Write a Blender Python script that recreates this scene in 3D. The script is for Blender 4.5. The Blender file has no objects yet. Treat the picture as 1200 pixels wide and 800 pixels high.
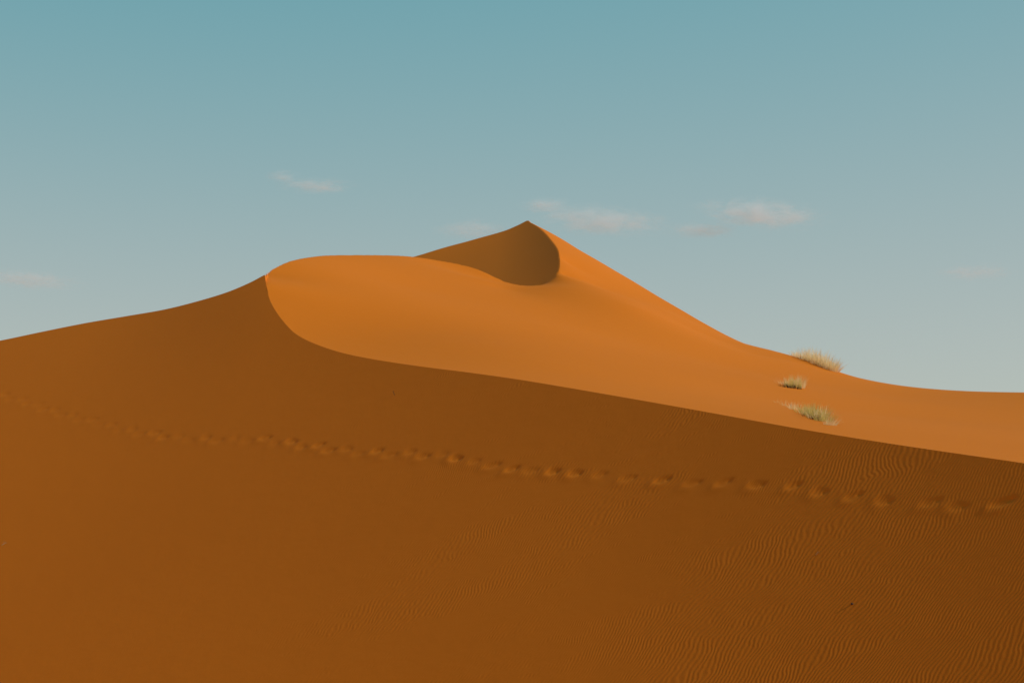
import bpy, math, random
import numpy as np
from mathutils import Vector

sc = bpy.context.scene
COL = sc.collection
R = math.radians
rng = np.random.default_rng(7)
random.seed(7)

# ------------------------------------------------------------------ camera
FPX = 2336.0                      # focal length in pixels of a 1200 px wide frame
PITCH = math.atan(220.0 / FPX)    # eye level lies 220 px below the middle of the frame
cam_d = bpy.data.cameras.new('camera')
cam_d.sensor_width = 36.0
cam_d.lens = 36.0 * FPX / 1200.0
cam_d.clip_start = 0.1
cam_d.clip_end = 40000.0
cam = bpy.data.objects.new('camera', cam_d)
COL.objects.link(cam)
cam.location = (0, 0, 0)
cam.rotation_euler = (R(90) + PITCH, 0, 0)
sc.camera = cam

# ------------------------------------------------------------------ sun and sky
SUN_AZ, SUN_EL = 90.0, 32.6       # azimuth measured from +Y (view direction) towards +X
sdir = Vector((math.sin(R(SUN_AZ)) * math.cos(R(SUN_EL)), math.cos(R(SUN_AZ)) * math.cos(R(SUN_EL)), math.sin(R(SUN_EL))))
sun_d = bpy.data.lights.new('sun', 'SUN')
sun_d.energy = 3.0
sun_d.angle = R(0.5)
sun_d.color = (1.0, 0.975, 0.91)
sun = bpy.data.objects.new('sun', sun_d)
COL.objects.link(sun)
sun.rotation_euler = (-sdir).to_track_quat('-Z', 'Y').to_euler()
sun.location = sdir * 300

world = bpy.data.worlds.new('World')
sc.world = world
world.use_nodes = True
wn, wl = world.node_tree.nodes, world.node_tree.links
bg = wn['Background']
sky = wn.new('ShaderNodeTexSky')
sky.sky_type = 'NISHITA'
sky.sun_disc = False
sky.sun_elevation = R(SUN_EL)
sky.sun_rotation = R(SUN_AZ)
sky.altitude = 700
sky.air_density = 1.0
sky.dust_density = 0.2
sky.ozone_density = 1.0
SKY_STRENGTH = 0.08
# one tone curve per colour channel, the same over the whole sky: gives the photograph's teal cast
SKY_CURVE = ((0.515, 0.185, 2.6), (0.73, 0.22, 1.0), (0.66, 0.20, 1.0))      # film-like m * v^p / (v^p + k^p)
sep = wn.new('ShaderNodeSeparateColor')
cmb = wn.new('ShaderNodeCombineColor')
wl.new(sky.outputs[0], sep.inputs[0])


def wmath(op, a, b):
    q = wn.new('ShaderNodeMath'); q.operation = op
    for k_, v_ in enumerate((a, b)):
        if isinstance(v_, (int, float)):
            q.inputs[k_].default_value = v_
        else:
            wl.new(v_, q.inputs[k_])
    return q.outputs[0]


for ch_, (m_, k0_, p_) in enumerate(SKY_CURVE):
    vp = wmath('POWER', wmath('MULTIPLY', sep.outputs[ch_], 0.08), p_)
    wl.new(wmath('MULTIPLY', wmath('DIVIDE', vp, wmath('ADD', vp, k0_ ** p_)), m_ / SKY_STRENGTH), cmb.inputs[ch_])
wl.new(cmb.outputs[0], bg.inputs[0])
bg.inputs[1].default_value = SKY_STRENGTH

sc.view_settings.view_transform = 'Standard'
sc.view_settings.look = 'None'
sc.view_settings.exposure = 0.0
sc.view_settings.gamma = 1.0
sc.cycles.volume_bounces = 5
sc.cycles.diffuse_bounces = 4

# ------------------------------------------------------------------ helpers
CP, SP = math.cos(PITCH), math.sin(PITCH)


def ray(px, py):
    """Photograph pixel -> (X/Y, Z/Y) of the sight line."""
    cx = (np.asarray(px, float) - 600.0) / FPX
    cz = (400.0 - np.asarray(py, float)) / FPX
    y = CP - cz * SP
    return cx / y, (SP + cz * CP) / y


def spline(pts, n=12):
    """Catmull-Rom (centripetal-ish) through the points."""
    p = np.asarray(pts, float)
    p = np.vstack([2 * p[0] - p[1], p, 2 * p[-1] - p[-2]])
    out = []
    for i in range(1, len(p) - 2):
        a, b, c, d = p[i - 1], p[i], p[i + 1], p[i + 2]
        lb = np.linalg.norm(c[:2] - b[:2])
        m1 = (c - a) / max(np.linalg.norm(c[:2] - a[:2]), 1e-6) * lb
        m2 = (d - b) / max(np.linalg.norm(d[:2] - b[:2]), 1e-6) * lb
        for k in range(n):
            t = k / n
            h = (2 * t**3 - 3 * t**2 + 1) * b + (t**3 - 2 * t**2 + t) * m1 + (-2 * t**3 + 3 * t**2) * c + (t**3 - t**2) * m2
            out.append(h)
    out.append(p[-2])
    return np.array(out)


def smooth(a, b, x):
    t = np.clip((x - a) / (b - a), 0, 1)
    return t * t * (3 - 2 * t)


def smin(a, b, k):
    h = np.clip(0.5 + 0.5 * (b - a) / k, 0, 1)
    return b * (1 - h) + a * h - k * h * (1 - h)


def smax(a, b, k):
    return -smin(-a, -b, k)


class Waves:
    """Smooth pseudo-random undulation made of a few sines."""
    def __init__(self, seed, lam, n=9):
        r = np.random.default_rng(seed)
        ang = r.uniform(0, math.tau, n)
        k = math.tau / (lam * r.uniform(0.6, 1.7, n))
        self.kx, self.ky, self.ph = k * np.cos(ang), k * np.sin(ang), r.uniform(0, math.tau, n)
        self.n = n

    def __call__(self, x, y):
        s = 0
        for a, b, c in zip(self.kx, self.ky, self.ph):
            s = s + np.sin(a * x + b * y + c)
        return s / math.sqrt(self.n)


w_f = Waves(3, 26)
w_l = Waves(5, 22)
w_far = Waves(11, 170)


def obj_tag(o, label=None, cat=None, group=None, kind=None):
    for k, v in (('label', label), ('category', cat), ('group', group), ('kind', kind)):
        if v:
            o[k] = v
    return o


# ------------------------------------------------------------------ the dune surfaces
FA, FB = 0.42, 0.50               # foreground face: rises to the right and away, at the angle of repose


def gauss(x, y, cx, cy, sx, sy):
    return np.exp(-((x - cx) / sx) ** 2 - ((y - cy) / sy) ** 2)


def F(x, y):
    z = 1.65 + FA * (x - 12.8) + FB * (y - 50.0)
    s = (12.8 - x) * 0.814 + (50.0 - y) * 0.581          # distance below the crest, in plan
    z = z + 0.0028 * np.where(x < 6, np.clip(x, -40, 40) ** 2, 36 + 12 * (x - 6))                # leans over towards the right
    xx = np.clip(x - 2.0, 0, 60)
    z = z + 0.0066 * np.where(xx < 9.5, xx ** 2, 9.5 ** 2 + 19.0 * (xx - 9.5))
    z = z + 0.42 * np.exp(-0.5 * (s - 0.5 + np.sqrt((s + 0.5) ** 2 + 6.0)) / 4.0) * smooth(-19, -10, x) * (1 - 0.75 * smooth(2, 11, x))      # steepens under the crest
    z = z + 0.05 * w_f(x, y)
    return z


def hit(fn, u, e, lo=20.0, hi=400.0):
    """Distance Y at which the sight lines (u, e) meet the surface fn."""
    u = np.asarray(u, float); e = np.asarray(e, float)
    a = np.full(u.shape, lo); b = np.full(u.shape, hi)
    for _ in range(60):
        m = 0.5 * (a + b)
        below = fn(u * m, m) < e * m
        a = np.where(below, m, a); b = np.where(below, b, m)
    return 0.5 * (a + b)


# the front crest: left skyline, then the knife edge between shade and light
crest_px = [(-700, 520), (-400, 468), (-150, 428), (0, 399), (50, 388.5), (100, 378.5), (150, 370), (193, 362.5), (233, 352.5), (267, 342), (293, 331),
            (310.3, 321.8), (311.8, 333), (315, 348), (322, 362.5), (332.5, 377), (346.5, 391), (367.5, 402), (399, 412.7), (437.5, 420.8),
            (490, 428.8), (553, 436.8), (612, 445.2), (700, 460), (800, 477.5), (880, 492.0), (950, 504.5), (1030, 517.5),
            (1100, 528), (1200, 542.5), (1350, 566), (1600, 612), (2000, 690)]
kn = [p[0] for p in crest_px].index(310.3)
cp = np.vstack([spline(crest_px[:kn + 1])[:-1], spline(crest_px[kn:])])     # a corner at the knob
cp = cp[np.argsort(cp[:, 0], kind='stable')]
cu, ce = ray(cp[:, 0], cp[:, 1])
cY = hit(F, cu, ce)
o_ = np.argsort(cu, kind='stable')
cu, ce, cY = cu[o_], ce[o_], cY[o_]

# the shaded hollow under the summit
PX, PY, PZ = 1.0, 135.0, 20.85


def W(x, y):
    dx, dy = x - PX, y - PY
    return PZ + 0.37 * dx + 0.03 * np.clip(dx + 2, 0, 6) ** 2 + 0.325 * dy + 0.006 * (0.8 * dx - 0.5 * dy - 4) ** 2 * smooth(0, 12, 4 - dx) - 0.006 * 16


# knife edge of the hollow, seen from the photograph
edge_px = spline([(617.8, 258), (633.5, 267.8), (646, 281), (654, 293), (656, 308.8), (652.8, 322.8), (644, 331.6), (630, 334)], 5)
eu, ee = ray(edge_px[:, 0], edge_px[:, 1])
eY = hit(W, eu, ee)
# rounded top of the lit face (also carries on along the left skyline, falling away behind it)
lip_px = np.array([(310.4, 321.6, 0), (312.5, 319.2, 90.1), (318.5, 315.6, 90.9), (326, 311.6, 91.8), (337, 306.8, 93.2), (350, 303.4, 95.2), (365, 301, 97.5), (381.5, 299.3, 100), (420, 298.8, 104.5),
                   (462, 299.3, 110), (486.5, 301, 112), (507.5, 304, 113), (542.5, 310.5, 113.5), (570.5, 319.6, 113), (588, 328.4, 112.5),
                   (602, 332.8, 112)])
lip_px[0, 2] = 90.0
lip = spline(lip_px, 6)
lu, le = ray(lip[:, 0], lip[:, 1])
lY = lip[:, 2]
m = cu < lu[0] - 1e-4
LU = np.concatenate([cu[m], lu, [eu[-1], eu[-1] + 0.05, 0.6]])
LE = np.concatenate([ce[m], le, [ee[-1], ee[-1] - 0.005, 0.05]])
LY = np.concatenate([cY[m], lY, [eY[-1], eY[-1], 110]])

# skyline behind: ridge of the hollow, summit, long right flank, low tail
wall_px = spline([(486.5, 300), (525, 288.5), (560, 279), (591.5, 270), (605.5, 264), (617.8, 258)], 6)
wu, we = ray(wall_px[:, 0], wall_px[:, 1])
wY = hit(W, wu, we)
right = spline([(617.8, 258, wY[-1]), (630, 264.3, 134.3), (660, 281.8, 131), (720, 316.5, 126), (780, 352, 121), (840, 386.5, 116.5), (865, 399, 114.5), (882, 405.5, 113), (902, 410, 111), (924, 413.5, 109.5),
                (954, 425, 107.5), (984, 436.5, 106), (1044, 449.5, 103.5), (1104, 456.5, 101.5), (1200, 459.5, 98), (1350, 461, 95), (1700, 470, 92), (2100, 500, 86)], 6)
ru, re_ = ray(right[:, 0], right[:, 1])
rY = right[:, 2]
hid_px = np.array([(-700, 560), (-300, 500), (0, 450), (150, 415), (260, 380), (340, 350), (400, 328), (450, 310)])
hu, he = ray(hid_px[:, 0], hid_px[:, 1])
hY = np.minimum(hit(W, hu, he), 175)
KU = np.concatenate([hu, wu, ru[1:]]); KE = np.concatenate([he, we, re_[1:]]); KY = np.concatenate([hY, wY, rY[1:]])


# thin-plate surface of the sunlit sand
class TPS:
    def __init__(self, pts, lam=0.0):
        p = np.asarray(pts, float)
        self.c = p[:, :2]
        n = len(p)
        K = self.k(((self.c[:, None] - self.c[None]) ** 2).sum(-1)) + np.diag(np.broadcast_to(lam, (n,)))
        P = np.hstack([np.ones((n, 1)), self.c])
        A = np.block([[K, P], [P.T, np.zeros((3, 3))]])
        s = np.linalg.solve(A, np.concatenate([p[:, 2], np.zeros(3)]))
        self.w, self.a = s[:n], s[n:]

    @staticmethod
    def k(r2):
        return 0.5 * r2 * np.log(r2 + 1e-9)

    def __call__(self, x, y):
        sh = np.shape(x)
        x = np.ravel(x); y = np.ravel(y)
        out = np.empty(len(x))
        for i in range(0, len(x), 40000):
            a, b = x[i:i + 40000], y[i:i + 40000]
            r2 = (a[:, None] - self.c[None, :, 0]) ** 2 + (b[:, None] - self.c[None, :, 1]) ** 2
            out[i:i + 40000] = self.k(r2) @ self.w + self.a[0] + self.a[1] * a + self.a[2] * b
        return out.reshape(sh)


def thin(u, e, Y, step):
    """Points along a curve, no closer than step metres."""
    X, Z = u * Y, e * Y
    keep = [0]
    for i in range(1, len(u)):
        j = keep[-1]
        if math.hypot(X[i] - X[j], Y[i] - Y[j]) >= step:
            keep.append(i)
    return [(X[i], Y[i], Z[i]) for i in keep]


L_pts = []
mc = (cu > ray(311.6, 345)[0]) & (cu < 0.36)
L_pts += thin(cu[mc], ce[mc], cY[mc], 1.6)
L_pts += thin(lu[2:], le[2:], lY[2:], 0.5)
L_pts += thin(eu[1:], ee[1:], eY[1:], 0.6)
mr = ru < 0.42
L_pts += thin(ru[mr], re_[mr], rY[mr], 3.0)
for k in range(0, len(wu) - 6, 6):                     # the lit sheet passes above the hollow
    L_pts.append((wu[k] * wY[k], wY[k], we[k] * wY[k] + 1.5))
N_EDGE = len(L_pts)
for px, py, Y in ((1200, 500, 72), (1200, 475, 87), (1050, 490, 75), (1050, 466, 91), (900, 470, 75), (900, 443, 88), (900, 428, 99), (780, 440, 76), (780, 400, 97), 
                  (1400, 520, 68), (1400, 480, 88),
                  (640, 420, 75), (640, 380, 91), (640, 350, 104), (700, 432, 76), (700, 392, 94), (700, 350, 114), (560, 398, 79), (560, 356, 95), (480, 388, 82), (480, 342, 96)):
    u, e = ray(px, py)
    L_pts.append((u * Y, Y, e * Y))
L_lam = np.full(len(L_pts), 0.02)
L_lam[N_EDGE:] = 25.0
for px, py, Y in ((720, 329, 119), (780, 364, 113.5), (840, 398, 108.5), (882, 416, 104.5), (910, 420, 103.5), (880, 434, 94), (800, 394, 101), (740, 358, 106),
                  (570, 329, 107), (588, 337, 106.5), (602, 341, 106), (618, 342, 106), (632, 342, 106), (644, 341, 106.5), (655, 336, 108), (662, 325, 113), (664, 310, 117)):
    u, e = ray(px, py)
    L_pts.append((u * Y, Y, e * Y))
L_lam = np.append(L_lam, np.array([2.0] * 8 + [0.4] * 8 + [1.0] * 2)[:len(L_pts) - len(L_lam)])
assert len(L_lam) == len(L_pts)
L_ = TPS(L_pts, L_lam)


def Lf(x, y):
    return L_(x, y)


def base_ground(x, y):
    """Valley floor, the rise the camera stands on, an added unseen dune behind it for bounce light and far low dunes."""
    r = np.hypot(x, y)
    floor = -10.0 + 2.5 * w_far(x, y) * smooth(120, 400, r)
    t = -0.8 * x - 0.6 * y                       # up the added unseen dune that bounces warm sun onto the shaded face
    q = -0.6 * x + 0.8 * y                       # along it
    top = 95 + 6 * np.sin(q * 0.021 + 1.0) - 70 * smooth(200, 600, np.abs(q))
    d = smin(-1.75 + 0.63 * (0.5 * (t - 12 + np.sqrt((t - 12) ** 2 + 9)) - 0.5 * (-t - 3 + np.sqrt((t + 3) ** 2 + 4))) + 1.2 * w_l(x * 0.4, y * 0.4) * smooth(12, 40, r), top - 0.5 * np.maximum(t - 160, 0), 5.0)
    z = smax(floor, d, 3.0)
    return z


# footprints: right half placed one by one, left half (older, worn) by the walker's step
prints = [(1232, 590), (1175, 588), (1122, 593), (1091, 588), (1036, 586), (1000, 581), (960, 576), (930, 568.5), (887, 567.5), (848, 565), (812, 565.5),
          (776, 562), (736, 560), (703, 555.5), (674, 554), (648, 552), (622, 551), (600, 549), (577, 545), (556, 540), (534, 536.5)]
path_px = spline([(534, 536.5), (500, 532), (440, 530), (400, 527), (350, 520), (300, 514), (250, 514), (200, 511), (150, 503), (100, 491), (60, 480), (20, 467), (-40, 452)], 30)
pu, pe = ray(path_px[:, 0], path_px[:, 1])
pY = hit(F, pu, pe)
pX = pu * pY
s_ = np.concatenate([[0], np.cumsum(np.hypot(np.diff(pX), np.diff(pY)))])
qu, qe = ray(*np.array(prints).T)
qY = hit(F, qu, qe)
FOOT = [(u * Y, Y, 1.0) for u, Y in zip(qu, qY)]
ss = np.arange(0.78, s_[-1], 0.78)
for k, s in enumerate(ss):
    x, y = np.interp(s, s_, pX), np.interp(s, s_, pY)
    side = 0.10 * (-1) ** k
    FOOT.append((x + 0.55 * side, y + 0.8 * side, max(0.42, 0.80 - s / 50.0)))
walk = np.array([0.60, -0.80])   # along the trail, across the slope (plan)


def footprints(x, y):
    z = np.zeros_like(x)
    r = np.random.default_rng(21)
    for (fx, fy, amp) in FOOT:
        ang = r.normal(0, 0.22); dep = r.uniform(0.5, 1.25) * amp; ln = r.uniform(0.85, 1.2)
        sel = np.nonzero((np.abs(x - fx) < 1.3) & (np.abs(y - fy) < 1.3))
        if len(sel[0]) == 0:
            continue
        dx, dy = x[sel] - fx, y[sel] - fy
        ca, sa = math.cos(ang), math.sin(ang)
        wx, wy = walk[0] * ca - walk[1] * sa, walk[0] * sa + walk[1] * ca
        a = dx * wx + dy * wy                # along the foot
        b = -dx * wy + dy * wx               # up the slope
        pit = np.exp(-((a / (0.23 * ln)) ** 2 + (b / 0.15) ** 2) ** 1.6)
        toe = np.exp(-((a - 0.17 * ln) / 0.08) ** 2 - ((b - 0.06) / 0.09) ** 2)
        rim = np.exp(-((a + 0.05) / 0.30) ** 2 - ((b + 0.27) / 0.13) ** 2)
        kick = np.exp(-((a + 0.33 * ln) / 0.11) ** 2 - ((b + 0.10) / 0.16) ** 2)
        z[sel] += dep * (-0.022 * pit - 0.028 * toe + 0.012 * rim + 0.016 * kick)
    return z


# ------------------------------------------------------------------ terrain grid (fans out from where the camera stands)
view_u = np.arange(ray(-40, 400)[0], ray(1240, 400)[0], 1.3 / FPX)
az_in = np.arctan(view_u)
st, az_r = az_in[1] - az_in[0], [az_in[-1]]
while az_r[-1] < math.pi * 0.98:
    st = min(st * 1.12, 0.06)
    az_r.append(az_r[-1] + st)
az_r = np.array(az_r[1:])
az_r = az_r[az_r < math.pi * 0.985]
az_l = -az_r[::-1]
az = np.concatenate([az_l, az_in, az_r])
NC = len(az)
u_col = np.tan(np.clip(az, -0.62, 0.62))
cosc = np.cos(np.clip(az, -0.62, 0.62))
Yc = np.interp(u_col, cu, cY)
Zc = np.interp(u_col, cu, ce) * Yc
Ye = np.maximum(np.interp(u_col, KU, KY) + 6.0, Yc + 20)
# nearest visible sand of the face
bu, be = ray(np.linspace(-60, 1260, 30), np.full(30, 812.0))
Yb = np.interp(u_col, bu, hit(F, bu, be))
N0, N1, N2, N3 = 46, 430, 400, 46
t0 = np.linspace(0, 1, N0, endpoint=False)
t1 = np.linspace(0, 1, N1, endpoint=False)
t2 = np.linspace(0, 1, N2, endpoint=False)
t3 = np.linspace(0, 1, N3)
rows = [1.0 + (Yb - 1.0)[None] * t0[:, None]]
ker = np.hanning(81); ker /= ker.sum()
Ysm = np.convolve(np.pad(Yc, 40, mode='edge'), ker, 'valid')
ta = (t1 ** 1.15)[:, None]
rows.append(Yb[None] + (Ysm - Yb)[None] * ta + (Yc - Ysm)[None] * ta ** 7)
rows.append(Yc[None] + (Ye - Yc)[None] * t2[:, None])
rows.append(Ye[None] * (30000.0 / Ye[None]) ** t3[:, None])
Yr = np.vstack(rows)
NR = len(Yr)
rad = Yr / cosc[None]
X = rad * np.sin(az)[None]
Y = rad * np.cos(az)[None]
RC = N0 + N1                        # crest row
ridx = np.arange(NR)[:, None] * np.ones((1, NC), int)
Yeff = Yr
Xeff = Yr * u_col[None]             # position along the sector edge for columns outside it
front = F(X, Y)
near = base_ground(X, Y)
front = smax(front, near, 1.2)


def behind(x, y, u):
    lY_, lE_ = np.interp(u, LU, LY), np.interp(u, LU, LE)
    kY_, kE_ = np.interp(u, KU, KY), np.interp(u, KU, KE)
    d = y - lY_
    wl_ = smooth(ray(312, 320)[0], ray(310, 320)[0], u)
    back = lE_ * lY_ - 0.55 * d * np.where(d > 0, 1.0, 1.0 - 1.6 * wl_)
    hollow = smax(W(x, y), back, 0.2)
    kd = y - kY_
    ridge = kE_ * kY_ - 0.45 * kd + 0.02 * np.maximum(kd, 0) ** 2 * 0
    lit = Lf(x, y)
    return lit, hollow, ridge


xb, yb, ub = X[RC:RC + N2 + 12], Y[RC:RC + N2 + 12], (u_col[None] * np.ones((N2 + 12, 1)))
# columns outside the sector reuse its edge profile
yb_s, xb_s = Yr[RC:RC + N2 + 12], Xeff[RC:RC + N2 + 12]
lit, hollow, ridge = behind(xb_s, yb_s, ub)
left_off = smooth(ray(311.3, 320)[0], ray(309.9, 320)[0], ub) * 60.0
z_b = smin(np.minimum(lit + left_off, 200), hollow, 0.03)
z_b = smin(z_b, ridge, 0.10)
# the short steep step where the crest leaves the skyline
lYb, lEb = np.interp(ub, LU, LY), np.interp(ub, LU, LE)
tt = np.clip((yb_s - Yc[None]) / np.maximum(lYb - Yc[None], 1e-3), 0, 1)
step_line = Zc[None] + tt * (lEb * lYb - Zc[None])
near_knob = (ub > ray(309.8, 320)[0]) & (ub < ray(314, 320)[0]) & (yb_s <= lYb)
z_b = np.where(near_knob, np.maximum(z_b, step_line), z_b)
# meet the crest exactly
fade = np.exp(-(yb_s - Yc[None]) / np.where(u_col < ray(325, 320)[0], 0.15, 1.5)[None])
z_b = z_b + (Zc[None] - z_b[0:1]) * fade
Z = near.copy()
Z[:RC] = front[:RC]
nb = len(z_b)
Z[RC:RC + nb] = smax(z_b, near[RC:RC + nb] - 1.0, 2.0)
Z[RC:RC + nb] = np.where(z_b > near[RC:RC + nb] + 3, z_b, Z[RC:RC + nb])
# behind the last ridge the sand runs down into the plain
tail = Z[RC + nb - 1][None] - 0.4 * (Yr[RC + nb:] - Yr[RC + nb - 1][None])
Z[RC + nb:] = smax(near[RC + nb:], tail, 3.0)
# outside the sector: ease into the open dune field
wout = smooth(R(26), R(50), np.abs(az))[None]
Z = Z * (1 - wout) + wout * np.where(np.abs(az)[None] > R(50), near, smax(near, np.minimum(Z, 30), 1.0))
Z[:RC] += footprints(X[:RC], Y[:RC]) * (1 - wout)

verts = np.stack([X, Y, Z], -1).reshape(-1, 3)
i = np.arange(NR - 1)[:, None] * NC
j = np.arange(NC)[None]
j2 = (j + 1) % NC
quads = np.stack([i + j, i + j2, i + NC + j2, i + NC + j], -1).reshape(-1, 4)
verts = np.vstack([verts, [[0, 0, Z[0].mean()]]])
cen = len(verts) - 1
tris = np.stack([np.arange(NC), np.full(NC, cen), (np.arange(NC) + 1) % NC], -1)[:, [1, 2, 0]]


def mesh_np(name, v, q, t=None, smooth_=True):
    me = bpy.data.meshes.new(name)
    loops = q.ravel() if t is None else np.concatenate([q.ravel(), t.ravel()])
    starts = np.arange(len(q)) * q.shape[1]
    if t is not None:
        starts = np.concatenate([starts, len(q) * q.shape[1] + np.arange(len(t)) * 3])
    me.vertices.add(len(v)); me.vertices.foreach_set('co', np.ascontiguousarray(v, np.float32).ravel())
    me.loops.add(len(loops)); me.loops.foreach_set('vertex_index', loops.astype(np.int32))
    me.polygons.add(len(starts)); me.polygons.foreach_set('loop_start', starts.astype(np.int32))
    me.update(calc_edges=True)
    if smooth_:
        me.polygons.foreach_set('use_smooth', np.ones(len(starts), bool))
    me.validate()
    return me


me = mesh_np('sand_dunes', verts, quads, tris)
# where the wind ripples stand: on the lee face, hardly on the sunlit sheet
rp = np.full((NR, NC), 0.5)
rp[:RC] = 1.0
rp[RC:RC + N2] = 0.45
ra = me.attributes.new('ripple', 'FLOAT', 'POINT')
ra.data.foreach_set('value', np.append(rp.ravel(), 0.5).astype(np.float32))
me.set_sharp_from_angle(angle=R(24))
# crisp knife edge along the front crest
ev = np.empty(len(me.edges) * 2, np.int32)
me.edges.foreach_get('vertices', ev)
ev = ev.reshape(-1, 2)
on = (ev // NC == RC).all(1)
cx_ = az[ev[:, 0] % NC]
on &= (cx_ > R(-25)) & (cx_ < R(25))
at = me.attributes.get('sharp_edge') or me.attributes.new('sharp_edge', 'BOOLEAN', 'EDGE')
was = np.zeros(len(me.edges), bool)
at.data.foreach_get('value', was)
at.data.foreach_set('value', was | on)


# ------------------------------------------------------------------ materials
def new_mat(name):
    m = bpy.data.materials.new(name)
    m.use_nodes = True
    return m, m.node_tree.nodes, m.node_tree.links


def math_n(n, l, op, a, b=None, c=None):
    q = n.new('ShaderNodeMath'); q.operation = op
    for k, v in enumerate((a, b, c)):
        if v is None:
            continue
        if isinstance(v, (int, float)):
            q.inputs[k].default_value = v
        else:
            l.new(v, q.inputs[k])
    return q.outputs[0]


SAND = (0.75, 0.186, 0.009)
SAND2 = (0.64, 0.154, 0.007)


def sand_material():
    m, n, l = new_mat('orange_sand')
    b = n['Principled BSDF']
    b.inputs['Roughness'].default_value = 0.75
    b.inputs['Specular IOR Level'].default_value = 0.05
    geo = n.new('ShaderNodeNewGeometry')
    pos = geo.outputs['Position']
    # colour: broad drifts of slightly different sand plus grain
    def noise(scale, detail=3, rough=0.5, vec=pos):
        q = n.new('ShaderNodeTexNoise'); q.inputs['Scale'].default_value = scale
        q.inputs['Detail'].default_value = detail; q.inputs['Roughness'].default_value = rough
        l.new(vec, q.inputs['Vector']); return q.outputs['Fac']
    fac = math_n(n, l, 'ADD', math_n(n, l, 'MULTIPLY', noise(0.06, 4), 0.7), math_n(n, l, 'MULTIPLY', noise(9.0, 4, 0.7), 0.6))
    fac = math_n(n, l, 'SUBTRACT', fac, 0.15)
    mix = n.new('ShaderNodeMix'); mix.data_type = 'RGBA'
    l.new(fac, mix.inputs[0]); mix.inputs[6].default_value = (*SAND, 1); mix.inputs[7].default_value = (*SAND2, 1)
    l.new(mix.outputs[2], b.inputs['Base Color'])
    # wind ripples: run up and down the foreground face, fade out to the left and low down
    sx = n.new('ShaderNodeSeparateXYZ'); l.new(pos, sx.inputs[0])
    x, y, z = sx.outputs
    ph = math_n(n, l, 'ADD', math_n(n, l, 'MULTIPLY', x, 0.80), math_n(n, l, 'MULTIPLY', y, -0.60))
    warp = math_n(n, l, 'MULTIPLY', math_n(n, l, 'SUBTRACT', noise(0.16, 2, 0.4), 0.5), 3.4)
    warp2 = math_n(n, l, 'MULTIPLY', math_n(n, l, 'SUBTRACT', noise(1.3, 2, 0.5), 0.5), 0.32)
    ph = math_n(n, l, 'ADD', math_n(n, l, 'ADD', ph, warp), warp2)
    s = math_n(n, l, 'SINE', math_n(n, l, 'MULTIPLY', ph, math.tau / 0.105))
    mr_ = n.new('ShaderNodeMapRange'); mr_.interpolation_type = 'SMOOTHSTEP'
    l.new(math_n(n, l, 'ADD', x, math_n(n, l, 'MULTIPLY', math_n(n, l, 'SUBTRACT', noise(0.12, 3), 0.5), 16.0)), mr_.inputs[0])
    mr_.inputs[1].default_value = -13; mr_.inputs[2].default_value = 3
    mr_.inputs[3].default_value = 0.22; mr_.inputs[4].default_value = 1.0
    amp = math_n(n, l, 'MULTIPLY', mr_.outputs[0], math_n(n, l, 'ADD', 0.35, noise(0.35, 3)))
    # the sunlit sheet beyond is only faintly rippled
    far = n.new('ShaderNodeAttribute'); far.attribute_name = 'ripple'
    amp = math_n(n, l, 'MULTIPLY', amp, far.outputs['Fac'])
    h = math_n(n, l, 'MULTIPLY', math_n(n, l, 'MULTIPLY', s, amp), 0.0022)
    h = math_n(n, l, 'ADD', h, math_n(n, l, 'MULTIPLY', noise(14.0, 5, 0.7), 0.0016))
    h = math_n(n, l, 'ADD', h, math_n(n, l, 'MULTIPLY', noise(1.2, 4, 0.6), 0.012))
    bp = n.new('ShaderNodeBump'); bp.inputs['Strength'].default_value = 1.0; bp.inputs['Distance'].default_value = 1.0
    l.new(h, bp.inputs['Height']); l.new(bp.outputs[0], b.inputs['Normal'])
    return m


def blade_material(name, c1, c2):
    m, n, l = new_mat(name)
    b = n['Principled BSDF']
    b.inputs['Roughness'].default_value = 0.6
    b.inputs['Specular IOR Level'].default_value = 0.3
    geo = n.new('ShaderNodeNewGeometry')
    mix = n.new('ShaderNodeMix'); mix.data_type = 'RGBA'
    l.new(geo.outputs['Random Per Island'], mix.inputs[0])
    mix.inputs[6].default_value = (*c1, 1); mix.inputs[7].default_value = (*c2, 1)
    l.new(mix.outputs[2], b.inputs['Base Color'])
    tr = n.new('ShaderNodeBsdfTranslucent')
    l.new(mix.outputs[2], tr.inputs['Color'])
    ms = n.new('ShaderNodeMixShader'); ms.inputs[0].default_value = 0.62
    l.new(b.outputs[0], ms.inputs[1]); l.new(tr.outputs[0], ms.inputs[2])
    l.new(ms.outputs[0], n['Material Output'].inputs['Surface'])
    return m


M_sand = sand_material()
M_straw = blade_material('dry_straw', (0.95, 0.80, 0.48), (0.86, 0.66, 0.30))
M_green = blade_material('olive_blade', (0.56, 0.44, 0.09), (0.74, 0.57, 0.18))
M_dark = blade_material('dark_blade', (0.07, 0.04, 0.018), (0.13, 0.075, 0.03))  # darker colour for the short blades low in each clump

dunes = bpy.data.objects.new('sand_dunes', me)
me.materials.append(M_sand)
COL.objects.link(dunes)
obj_tag(dunes, kind='structure')

# ------------------------------------------------------------------ finding the ground again
Zg = Z


def ground_z(x, y):
    u = x / y
    c = int(np.argmin(np.abs(np.tan(np.clip(az, -0.62, 0.62)) - u)))
    return float(np.interp(y, Yr[:, c], Zg[:, c]))


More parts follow.
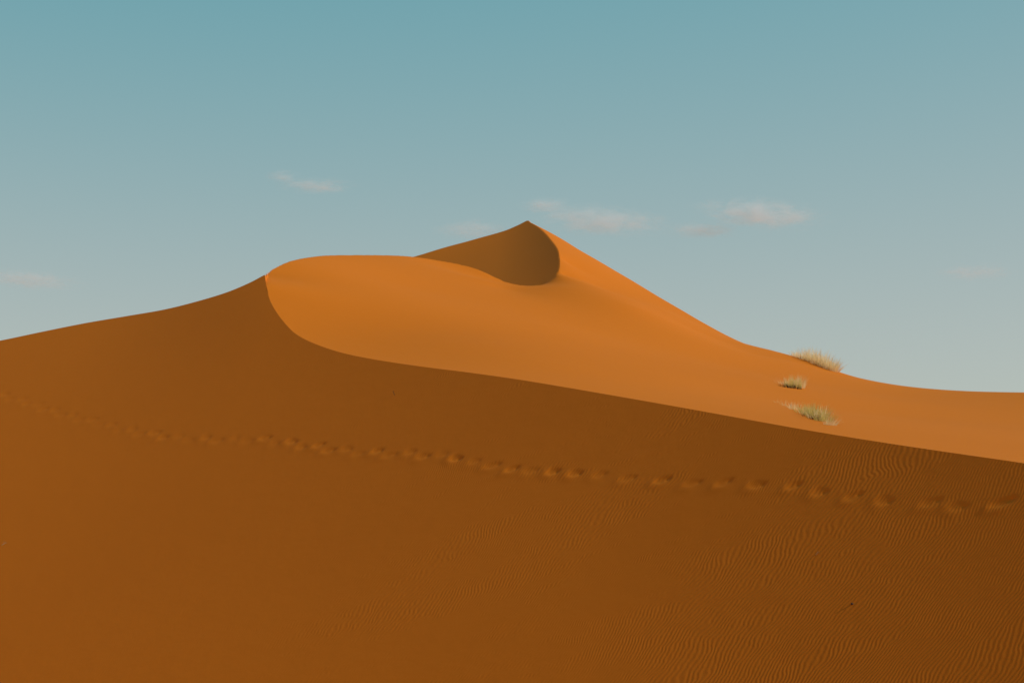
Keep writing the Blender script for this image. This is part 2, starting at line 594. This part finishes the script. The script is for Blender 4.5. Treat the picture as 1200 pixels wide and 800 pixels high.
def at_pixel(px, py, lo=30.0):
    """First point of the sand on a sight line of the photograph."""
    u, e = ray(px, py)
    c = int(np.argmin(np.abs(u_col - u)))
    yy, zz = Yr[:, c], Zg[:, c]
    k = np.nonzero((zz >= e * yy) & (yy > lo))[0]
    if len(k) == 0:                                   # just over the skyline: take the highest angle
        k0 = int(np.argmax(np.where(yy > lo, zz / yy, -9)))
    else:
        k0 = int(k[0])
    return Vector((float(u * yy[k0]), float(yy[k0]), float(zz[k0])))


# ------------------------------------------------------------------ desert grass
def blade_mesh(name, clumps, mat, seed):
    """clumps: (x, y, z, radius, count, height, spread, lean_x, width)"""
    r = np.random.default_rng(seed)
    V, Q = [], []
    for (cx, cy, cz, rr, cnt, hh, spr, lean, wd) in clumps:
        rr, hh, cnt = rr * 0.85, hh * 0.84, max(4, int(cnt * 0.95))
        for _ in range(cnt):
            a = r.uniform(0, math.tau); d = rr * math.sqrt(r.uniform())
            bx, by = cx + d * math.cos(a), cy + d * math.sin(a)
            h = hh * r.uniform(0.45, 1.05)
            ta = a + r.normal(0, 0.7)
            sp = spr * (0.15 + 0.85 * d / max(rr, 1e-6)) * r.uniform(0.3, 1.2)
            tx, ty = math.cos(ta) * sp + lean, math.sin(ta) * sp
            droop = r.uniform(0.0, 0.55)
            fa = r.uniform(0, math.pi)
            wx, wy = math.cos(fa) * wd * 0.5, math.sin(fa) * wd * 0.5
            o = len(V); n = 4
            for k in range(n + 1):
                t = k / n
                g = 1 - 0.92 * t ** 1.5
                px = bx + tx * h * t ** 1.3
                py = by + ty * h * t ** 1.3
                pz = cz - 0.06 + h * (t - droop * t * t * min(1.0, 0.3 + math.hypot(tx, ty)))
                V.append((px - wx * g, py - wy * g, pz)); V.append((px + wx * g, py + wy * g, pz))
            for k in range(n):
                Q.append((o + 2 * k, o + 2 * k + 1, o + 2 * k + 3, o + 2 * k + 2))
    me = mesh_np(name, np.array(V), np.array(Q))
    me.materials.append(mat)
    return me


def tuft(px, py, label, dry, green, dark, seed):
    """A grass clump as an Empty with its blades; clump centres are given as photo pixels and land on the sand."""
    base = at_pixel(px, py)
    root = bpy.data.objects.new('grass_tuft', None)
    root.empty_display_size = 0.3
    root.location = base
    COL.objects.link(root)
    obj_tag(root, label, 'grass tuft', 'clumps of desert grass on the sunlit slope')
    for name, lst, mat in (('dry_blades', dry, M_straw), ('green_blades', green, M_green), ('old_stalks', dark, M_dark)):
        cl = []
        for (qx, qy, *rest) in lst:
            p = at_pixel(qx, qy) - base
            cl.append((p.x, p.y, p.z, *rest))
        if cl:
            o = bpy.data.objects.new(name, blade_mesh(name, cl, mat, seed + len(name)))
            o.parent = root
            o['kind'] = 'stuff'
            COL.objects.link(o)
    return root


# (px, py, radius m, count, height m, spread, lean, blade width m)
tuft(955, 428, 'wide pale straw grass clump breaking the skyline on the right slope',
     dry=[(930, 417.5, .30, 60, .55, .7, .0, .018), (938, 419, .40, 130, .85, .6, .0, .018), (946, 421.5, .45, 170, 1.05, .55, .0, .018), (953, 424.5, .45, 190, 1.15, .5, .0, .018),
          (960, 428, .45, 200, 1.15, .5, .05, .018), (967, 431, .45, 230, 1.1, .55, .10, .02), (974, 434, .40, 260, 1.0, .6, .2, .02), (978, 435.5, .3, 130, .8, .8, .35, .016)],
     green=[(948, 423.5, .4, 30, .6, .5, 0, .014), (962, 429, .4, 30, .6, .5, 0, .014)],
     dark=[(942, 421, .4, 50, .34, .5, -.1, .02), (951, 424, .4, 60, .34, .5, -.1, .02), (959, 427.8, .4, 60, .36, .5, -.1, .02), (966, 431, .35, 60, .34, .5, -.1, .02)], seed=31)
tuft(930, 454, 'small round grass clump with a dark base, between the two wider grass clumps',
     dry=[(936, 454, .33, 150, .80, .5, .05, .016), (921, 451, .38, 60, .55, .7, -.1, .015), (930, 453, .4, 80, .8, .5, 0, .015)],
     green=[(930, 454, .42, 130, .85, .5, 0, .016)],
     dark=[(923, 454, .40, 90, .34, .6, -.2, .022), (932, 455, .33, 60, .30, .5, -.1, .022)], seed=41)
tuft(955, 490, 'green grass clump with straw wisps trailing up to its left, lowest of the grass clumps',
     dry=[(910, 471.5, .10, 8, .3, .7, -.1, .012), (918, 474.5, .14, 16, .33, .7, -.1, .012), (926, 477.5, .22, 36, .42, .6, -.1, .012), (933, 480, .28, 60, .45, .7, -.1, .012),
          (973, 498, .2, 110, .45, .7, .5, .013), (960, 491, .4, 120, .68, .7, .1, .013), (948, 486, .3, 80, .55, .6, 0, .013)],
     green=[(942, 484, .28, 110, .50, .6, -.1, .014), (950, 487, .32, 190, .64, .6, 0, .014), (957, 490, .34, 220, .68, .6, .1, .014), (965, 493.5, .32, 170, .56, .7, .3, .014)],
     dark=[(949, 488, .3, 70, .28, .6, -.1, .018), (958, 492, .3, 90, .28, .6, 0, .018)], seed=51)


# ------------------------------------------------------------------ specks on the shaded face
def pebble(px, py, size, label, seed):
    p = at_pixel(px, py)
    r = np.random.default_rng(seed)
    import bmesh
    bm = bmesh.new()
    bmesh.ops.create_icosphere(bm, subdivisions=2, radius=size)
    ph = r.uniform(0, 6, 3)
    for v in bm.verts:
        k = 1 + 0.22 * math.sin(3 * v.co.x / size + ph[0]) + 0.18 * math.sin(4 * v.co.y / size + ph[1]) + 0.1 * math.sin(5 * v.co.z / size + ph[2])
        v.co = Vector((v.co.x * k * 1.25, v.co.y * k, v.co.z * k * 0.7))
    me = bpy.data.meshes.new('pebble'); bm.to_mesh(me); bm.free()
    me.materials.append(M_stone)
    o = bpy.data.objects.new('pebble', me)
    o.location = p + Vector((0, 0, -size * 0.1))
    o.rotation_euler = (0.4, -0.3, r.uniform(0, 6))
    COL.objects.link(o)
    return obj_tag(o, label, 'pebble')


def twig(px, py, length, ang, label, mat, seed):
    p = at_pixel(px, py)
    r = np.random.default_rng(seed)
    V, Q = [], []
    def limb(p0, d, ln, rad):
        o = len(V); n = 6; q = Vector(p0); dd = Vector(d).normalized()
        for k in range(n + 1):
            t = k / n
            s = dd.orthogonal().normalized(); w = dd.cross(s)
            for c in range(5):
                a = c / 5 * math.tau
                v = q + (s * math.cos(a) + w * math.sin(a)) * rad * (1 - 0.7 * t)
                V.append(tuple(v))
            q = q + dd * ln / n
            dd = (dd + Vector(r.normal(0, 0.12, 3))).normalized()
        for k in range(n):
            for c in range(5):
                Q.append((o + k * 5 + c, o + k * 5 + (c + 1) % 5, o + (k + 1) * 5 + (c + 1) % 5, o + (k + 1) * 5 + c))
    d = Vector((math.cos(ang), math.sin(ang) * 0.4, 0.55 + 0.4 * math.cos(ang)))
    limb((0, 0, 0), d, length, length * 0.05)
    limb(tuple(d.normalized() * length * 0.4), d + Vector((-0.3, 0, 0.8)), length * 0.5, length * 0.03)
    limb(tuple(d.normalized() * length * 0.6), d + Vector((0.3, -0.4, -0.1)), length * 0.4, length * 0.025)
    me = mesh_np('twig', np.array(V), np.array(Q))
    me.materials.append(mat)
    o = bpy.data.objects.new('twig', me)
    o.location = p
    COL.objects.link(o)
    return obj_tag(o, label, 'twig')


def plain_mat(name, c):
    m, n, l = new_mat(name)
    b = n['Principled BSDF']; b.inputs['Roughness'].default_value = 0.85
    q = n.new('ShaderNodeTexNoise'); q.inputs['Scale'].default_value = 40
    mx = n.new('ShaderNodeMix'); mx.data_type = 'RGBA'
    l.new(q.outputs['Fac'], mx.inputs[0])
    mx.inputs[6].default_value = (*c, 1); mx.inputs[7].default_value = (*[k * 0.6 for k in c], 1)
    l.new(mx.outputs[2], b.inputs['Base Color'])
    return m


M_stone = plain_mat('dark_stone', (0.09, 0.035, 0.02))
M_twig = plain_mat('dark_wood', (0.06, 0.03, 0.015))
M_pale = plain_mat('bleached_wood', (0.55, 0.36, 0.18))
pebble(999, 708, 0.034, 'dark pebble lying alone low on the shaded slope below the footprints', 3)
twig(462.5, 463, 0.2, 1.8, 'dark dry twig sticking out of the shaded sand under the crest', M_twig, 4)
twig(955, 651, 0.16, 0.3, 'pale bleached twig lying on the rippled shaded slope', M_pale, 5)
twig(2, 639, 0.22, 0.5, 'pale twig on the shaded sand at the far left of the slope', M_pale, 6)


# ------------------------------------------------------------------ clouds: thin wisps of vapour several kilometres off
def cloud(px, py, wpx, hpx, dens, label, seed, tilt=0.0, dist=9000.0):
    u, e = ray(px, py)
    c = Vector((float(u) * dist, dist, float(e) * dist))
    s = dist / FPX
    import bmesh
    bm = bmesh.new()
    bmesh.ops.create_icosphere(bm, subdivisions=4, radius=1.0)
    me = bpy.data.meshes.new('cloud'); bm.to_mesh(me); bm.free()
    o = bpy.data.objects.new('cloud', me)
    o.location = c
    o.scale = (wpx * s * 0.5, wpx * s * 0.35, hpx * s * 0.5)
    o.rotation_euler = (0, R(tilt), 0)
    COL.objects.link(o)
    m, n, l = new_mat('cloud_vapour')
    n.remove(n['Principled BSDF'])
    v = n.new('ShaderNodeVolumePrincipled')
    v.inputs['Color'].default_value = (0.90, 0.96, 1.0, 1)
    v.inputs['Anisotropy'].default_value = 0.0
    tc = n.new('ShaderNodeTexCoord')
    mp = n.new('ShaderNodeMapping'); mp.inputs['Location'].default_value = (seed * 3.7, seed * 1.3, 0)
    mp.inputs['Scale'].default_value = (wpx / 40.0, 1.6, hpx / 11.0)
    l.new(tc.outputs['Object'], mp.inputs['Vector'])
    q = n.new('ShaderNodeTexNoise'); q.inputs['Scale'].default_value = 1.0; q.inputs['Detail'].default_value = 6
    q.inputs['Roughness'].default_value = 0.6; q.inputs['Distortion'].default_value = 0.4
    l.new(mp.outputs[0], q.inputs['Vector'])
    ln = n.new('ShaderNodeVectorMath'); ln.operation = 'LENGTH'
    l.new(tc.outputs['Object'], ln.inputs[0])
    fall = n.new('ShaderNodeMapRange'); fall.interpolation_type = 'SMOOTHSTEP'
    l.new(ln.outputs['Value'], fall.inputs[0])
    fall.inputs[1].default_value = 1.0; fall.inputs[2].default_value = 0.05
    fall.inputs[3].default_value = 0.0; fall.inputs[4].default_value = 1.0
    k = math_n(n, l, 'SUBTRACT', math_n(n, l, 'ADD', q.outputs['Fac'], math_n(n, l, 'MULTIPLY', fall.outputs[0], 0.20)), 0.50)
    k = math_n(n, l, 'MULTIPLY', math_n(n, l, 'MAXIMUM', k, 0.0), fall.outputs[0])
    l.new(math_n(n, l, 'MULTIPLY', k, dens * 4.0), v.inputs['Density'])
    l.new(v.outputs[0], n['Material Output'].inputs['Volume'])
    me.materials.append(m)
    return obj_tag(o, label, 'cloud', 'thin clouds low in the sky')


cloud(892, 251, 200, 44, 0.010, 'brightest white cloud wisp above the right flank of the dune', 1, 5)
cloud(824, 270, 120, 26, 0.007, 'faint flat cloud wisp just under the brightest cloud', 2)
cloud(706, 259, 210, 46, 0.0065, 'broad faint cloud to the right of the dune summit', 3, 4)
cloud(640, 241, 90, 26, 0.008, 'small faint cloud puff just above the dune summit', 4)
cloud(555, 269, 130, 32, 0.005, 'very faint cloud wisp left of the dune summit', 5)
cloud(371, 218, 120, 24, 0.007, 'flat thin cloud streak high above the left crest', 6)
cloud(332, 207, 62, 22, 0.008, 'tiny cloud puff at the left end of the high thin streak', 7)
cloud(30, 327, 180, 30, 0.005, 'faint cloud streak low over the left skyline', 8, 5)
cloud(1143, 319, 130, 28, 0.005, 'faint cloud wisp over the low right tail of the dune', 9)
